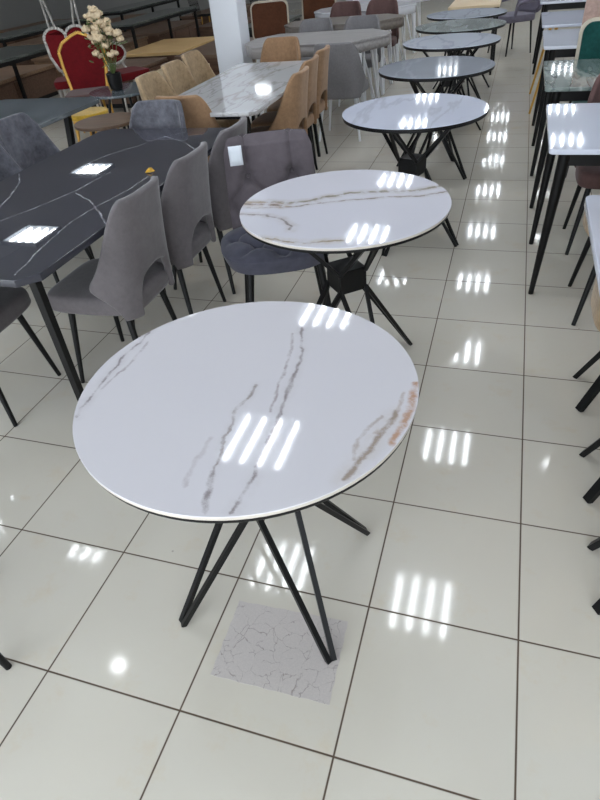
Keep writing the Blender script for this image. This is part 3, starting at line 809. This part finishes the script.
for (x, y, h) in heads:
    fm = MB()
    rr_ = rs.uniform(0.026, 0.046)
    for q in range(5):
        a = q*1.2566+h*9
        bm = bmesh.new(); bmesh.ops.create_icosphere(bm, subdivisions=1, radius=rr_*0.72, matrix=Matrix.Translation((x+math.cos(a)*rr_*0.6, y+math.sin(a)*rr_*0.6, h+rs.uniform(-.01, .01))))
        fm.add([v_.co[:] for v_ in bm.verts], [[v_.index for v_ in f.verts] for f in bm.faces]); bm.free()
    fm.build('blossom', M['petal'], t, angle=180)
tag(t, 'black pot of tall cream and blush artificial flowers beside the red chairs', 'vase of flowers')

# ------------------------------------------------------------------ red banquet chairs
def panel_curve(out, y0, y1, lean=0.12, zb=0.45):
    n = len(out); vs = []
    for y in (y0, y1): vs += [(x, y-lean*(z-zb), z) for x, z in out]
    fs = [(i, (i+1) % n, n+(i+1) % n, n+i) for i in range(n)]+[tuple(range(n)), tuple(range(2*n-1, n-1, -1))]
    return MB().add(vs, fs)
def gold_chair():
    t = empty('banquet_chair', (0, 0, 0))
    MB().prism(rrect(-0.22, 0.22, -0.20, 0.23, 0.07), 0.42, 0.485, 0.018).build('seat', M['plum'], t, angle=60)
    fr_ = [(-0.20, 0.48), (-0.235, 0.70), (-0.245, 0.86), (-0.19, 0.94), (-0.08, 1.0), (0, 1.03), (0.08, 1.0), (0.19, 0.94), (0.245, 0.86), (0.235, 0.70), (0.20, 0.48)]
    panel_curve([(x*0.95, z if z < 0.5 else z-0.01) for x, z in fr_], -0.219, -0.193, 0.25).build('backrest', M['red'], t)
    MB().tube([(x, -0.205-0.25*(z-0.45), z) for x, z in [(-0.19, 0.42)]+fr_+[(0.19, 0.42)]], 0.02, 10).build('back_frame', M['gold'], t)
    for sx_ in (-1, 1):
        for sy in (-1, 1): MB().rod((sx_*0.18, sy*0.17, 0.42), (sx_*0.2, sy*0.21, 0), 0.014, 0.012, 8).build('leg', M['gold'], t)
    return t
def rounded_chair(out, y0=-0.219, y1=-0.196):
    t = empty('banquet_chair', (0, 0, 0))
    MB().prism(rrect(-0.23, 0.23, -0.20, 0.24, 0.08), 0.42, 0.50, 0.02).build('seat', M['red'], t, angle=60)
    panel_curve(out, y0, y1, 0.2).build('backrest', M['red'], t)
    MB().tube([(x*1.03, -0.208-0.2*(z-0.45), z) for x, z in out+out[:1]], 0.02, 8).build('back_frame', M['silver'], t)
    for sx_ in (-1, 1):
        MB().rod((sx_*0.10, -0.21, 0.56), (sx_*0.14, -0.18, 0.44), 0.014, 0.014, 8).build('back_post', M['silver'], t)
        for sy in (-1, 1): MB().rod((sx_*0.18, sy*0.17, 0.42), (sx_*0.2, sy*0.21, 0), 0.014, 0.012, 8).build('leg', M['silver'], t)
    return t
place(gold_chair(), -4.62, 5.12, 295, 'red banquet chair with pointed gold back frame at left', 'chair', sc=(0.98, 0.98, 0.94))
heart = []
for k in range(13):
    a = R(-20+200*k/12); heart.append((0.12+0.125*math.cos(a), 0.87+0.11*math.sin(a)))
heart += [(-x, z) for x, z in heart[::-1]]
heart += [(-0.225, 0.70), (-0.16, 0.55), (0.16, 0.55), (0.225, 0.70)]
place(rounded_chair(heart), -5.16, 5.70, 300, 'red chair with a two-lobed silver-framed back rising behind the gold framed chair', 'chair')
oval = [(0.18*math.sin(a), 0.66+0.11*-math.cos(a)) for a in [2*math.pi*i/28 for i in range(28)]]
place(rounded_chair(oval), -4.66, 6.02, 330, 'red chair whose broad red seat shows behind the flower pot', 'chair')
t = empty('display_stand', (-6.1, 7.0, 0))
for (ap, f1, f2) in (((-0.15, -0.1, 1.44), (0.05, -0.3, 0), (0.55, -0.62, 0)), ((-0.05, 0.5, 1.36), (-0.2, 0.25, 0), (0.28, -0.02, 0))):
    for f_ in (f1, f2): MB().rod(f_, ap, 0.014, 0.014, 8).build('leg', M['silver'], t)
MB().rod((-0.15, -0.1, 1.44), (-0.05, 0.5, 1.36), 0.014, 0.014, 8).build('crossbar', M['silver'], t)
tag(t, 'pale metal stand with spread legs rising behind the red chairs', 'stand')
# mustard stool half hidden behind the slate table
t = empty('stool', (-3.95, 4.12, 0))
MB().prism(circle(0.19, 32), 0.42, 0.47, 0.015).build('seat', velvet('mustard_fabric', (188, 152, 56), 0.1), t, angle=50)
for k in range(4):
    a = R(45+90*k); mb = MB(); leg(mb, (0.12*math.cos(a), 0.12*math.sin(a), 0.42), (0.19*math.cos(a), 0.19*math.sin(a), 0)); mb.build('leg', M['gold'], t)
tag(t, 'mustard yellow stool behind the slate marble table, beside the brown round table', 'stool')
# oak table behind the last round table
t = rect_table('dining_table', -0.75, 8.15, 0.6, 0.9, M['wood_cream'], 0.03, 0.0)
for sx_ in (-1, 1):
    for sy in (-1, 1): MB().rod((sx_*0.25, sy*0.38, 0.725), (sx_*0.27, sy*0.40, 0), 0.025, 0.018, 4).build('leg', M['black'], t, smooth=False)
tag(t, 'pale wood table behind the farthest round table, by the grey armchair', 'table')
# worn adhesive square stuck on the tiles below the first table
mt, nt, b = newmat('old_adhesive_film')
v = tex_coord(nt)
ve = nt.nodes.new('ShaderNodeTexVoronoi'); ve.feature = 'DISTANCE_TO_EDGE'; ve.inputs['Scale'].default_value = 22; ve.inputs['Randomness'].default_value = 1
nz = noise_tex(nt, v, 18, 4)
va = nt.nodes.new('ShaderNodeVectorMath'); va.operation = 'MULTIPLY_ADD'; nt.links.new(nz.outputs['Color'], va.inputs[0]); va.inputs[1].default_value = (0.06, 0.06, 0); nt.links.new(v, va.inputs[2])
nt.links.new(va.outputs[0], ve.inputs['Vector'])
mr = nt.nodes.new('ShaderNodeMapRange'); nt.links.new(ve.outputs[0], mr.inputs[0]); mr.inputs[1].default_value = 0.0; mr.inputs[2].default_value = 0.022; mr.inputs[3].default_value = 0.8; mr.inputs[4].default_value = 0
br = noise_tex(nt, v, 30, 3)
sk = val(nt, 'MULTIPLY', mr.outputs[0], ramp(nt, br.outputs[0], [(0.4, (0, 0, 0, 1)), (0.55, (1, 1, 1, 1))]))
fine = noise_tex(nt, v, 220, 2)
col = mixc(nt, fine.outputs[0], lin((206, 198, 192)), lin((182, 175, 172)))
nt.links.new(mixc(nt, sk, col, lin((120, 108, 104))), b.inputs['Base Color']); b.inputs['Roughness'].default_value = 0.4
q = [(-0.806, -0.076), (-0.469, -0.062), (-0.462, -0.304), (-0.8, -0.311)]
sc_ = 0.7
pts = []
for (ax, ay), (bx_, by) in zip(q, q[1:]+q[:1]):
    for i in range(12):
        k = i/12; j = 0.0015*math.sin(i*2.3+ax*40)
        pts.append((ax+(bx_-ax)*k+j, ay+(by-ay)*k-j))
ao = MB().prism(pts, 0.0, 0.0006).build('adhesive_film', mt, None, smooth=False)
tag(ao, 'greyish square of worn cracked adhesive on the floor tile under the first round table', 'stain')

# ------------------------------------------------------------------ left background: coffee tables and glass tables
def coffee_table(x0, x1, y0, y1, h, top, body, label, drawers=2, name='coffee_table', legs=False):
    cx, cy = (x0+x1)/2, (y0+y1)/2; a, b_ = (x1-x0)/2, (y1-y0)/2
    t = empty(name, (cx, cy, 0))
    MB().box((0, 0, h-0.02), (2*a, 2*b_, 0.04)).build('tabletop', top, t, bevel=0.004)
    if legs:
        for sx_ in (-1, 1):
            for sy in (-1, 1): MB().box((sx_*(a-0.04), sy*(b_-0.04), (h-0.04)/2), (0.04, 0.04, h-0.04)).build('leg', M['black'], t, smooth=False)
    else:
        MB().box((0, 0, (h-0.04+0.06)/2), (2*a-0.05, 2*b_-0.05, h-0.10)).build('body', body, t, smooth=False)
        MB().box((0, 0, 0.03), (2*a-0.14, 2*b_-0.14, 0.06)).build('plinth', M['black'], t, smooth=False)
        for k in range(drawers):
            yy = -b_+0.04+(2*b_-0.08)*(k+0.5)/drawers
            MB().box((a-0.018, yy, (h+0.02)/2), (0.02, (2*b_-0.08)/drawers-0.015, h-0.15)).build('drawer', body, t, smooth=False)
    return tag(t, label, 'coffee table')
coffee_table(-5.75, -4.72, 7.65, 9.10, 0.45, M['wood_light'], M['wood_dark'], 'coffee table with a pale yellow oak top left of the column')
coffee_table(-4.66, -3.9, 7.30, 8.8, 0.44, M['wood_brown'], M['wood_dark'], 'coffee table with a brown top between the pale oak one and the column')
coffee_table(-5.75, -4.85, 6.35, 7.45, 0.42, M['wood_brown'], M['wood_dark'], 'brown coffee table in front of the pale oak one', 2)
coffee_table(-4.55, -3.95, 6.02, 6.9, 0.40, M['wood_cream'], M['wood_dark'], 'low pale beige table behind the tan chairs', 2)
coffee_table(-7.9, -6.75, 5.5, 7.5, 0.40, M['wood_mid'], M['wood_dark'], 'wide dark brown drawer table below the stone-topped table at upper left', 2)
coffee_table(-7.6, -6.5, 8.0, 9.9, 0.42, M['wood_mid'], M['wood_mid'], 'brown drawer table behind the red chairs', 3)
coffee_table(-7.5, -6.5, 10.3, 12.2, 0.42, M['wood_brown'], M['wood_dark'], 'brown drawer table under the long black-edged table', 3)
coffee_table(-6.0, -5.1, 10.75, 12.0, 0.42, M['wood_dark'], M['wood_dark'], 'dark walnut drawer table left of the column top', 2)
coffee_table(-4.9, -4.2, 10.2, 11.8, 0.42, M['glass_dark'], M['black_slab'], 'black drawer table with stone top beside the column', 2)

def glass_table(x0, x1, y0, y1, label, h=0.755, shelf=None):
    cx, cy = (x0+x1)/2, (y0+y1)/2; a, b_ = (x1-x0)/2, (y1-y0)/2
    t = empty('dining_table', (cx, cy, 0))
    MB().box((0, 0, h-0.012), (2*a, 2*b_, 0.024)).build('tabletop', M['glass_dark'], t, smooth=False)
    mb = MB()
    for s_ in (-1, 1):
        mb.box((s_*(a-0.02), 0, h-0.045), (0.04, 2*b_, 0.04)); mb.box((0, s_*(b_-0.02), h-0.045), (2*a-0.08, 0.04, 0.04))
    mb.build('frame', M['black'], t, smooth=False)
    for sx_ in (-1, 1):
        for sy in (-1, 1): MB().box((sx_*(a-0.03), sy*(b_-0.03), (h-0.065)/2), (0.04, 0.04, h-0.065)).build('leg', M['black'], t, smooth=False)
    return tag(t, label, 'table')
glass_table(-6.75, -5.80, 4.7, 6.6, 'stone-topped table on a black frame at the left edge above the drawer table')
# second row further left and back
lab = ['dark table with drawers far at the top left, beyond the wide drawer table', 'brown table with drawers far at the top left edge', 'walnut table with drawers in the far left corner row',
       'walnut drawer table at the top edge, right of the far left row', 'dark drawer table at the top edge between chairs legs', 'brown drawer table in the farthest visible left row']
sp = [(-9.6, -8.4, 7.2, 9.2), (-9.6, -8.4, 9.8, 11.8), (-12.2, -10.8, 9.5, 11.6), (-9.6, -8.4, 12.4, 14.4), (-7.4, -6.3, 13.0, 15.0), (-12.2, -10.8, 12.4, 14.6)]
for i, (q, l) in enumerate(zip(sp, lab)):
    coffee_table(*q, 0.42, M['wood_mid'] if i % 2 else M['wood_brown'], M['wood_dark'], l, 3)

glass_table(-6.42, -5.80, 8.3, 10.6, 'long dark stone-topped table on black legs at the top edge beyond the flowers')
glass_table(-8.3, -7.65, 7.6, 9.9, 'stone-topped table on black legs in the upper left corner')
glass_table(-8.28, -7.55, 10.9, 13.4, 'far stone-topped table on black legs touching the top frame edge')
def wire_chair(x, y, face, label, group):
    t = empty('wire_chair', (0, 0, 0))
    mb = MB()
    for i in range(9):
        x_ = -0.2+0.05*i; mb.tube([(x_, 0.2, 0.45), (x_, -0.18, 0.45), (x_*1.05, -0.26, 0.85)], 0.006, 5)
    for z in (0.55, 0.65, 0.75, 0.85): mb.tube([(-0.21, -0.18-0.2*(z-0.45), z), (0.21, -0.18-0.2*(z-0.45), z)], 0.007, 5)
    mb.build('seat_shell', M['black'], t)
    for sx_ in (-1, 1):
        for sy in (-1, 1): MB().rod((sx_*0.16, sy*0.16, 0.45), (sx_*0.2, sy*0.2, 0), 0.012, 0.009, 6).build('leg', M['gold'], t)
    t.location = (x, y, 0); t.rotation_euler = (0, 0, R(face-90))
    return tag(t, label, 'chair', group)


gW = 'black wire chairs at the top left'
for i, (x, y) in enumerate(((-6.6, 12.6), (-5.9, 12.6), (-5.2, 12.5))):
    wire_chair(x, y, 0, 'black wire-backed chair with brass legs among the dark tables at top left', gW)
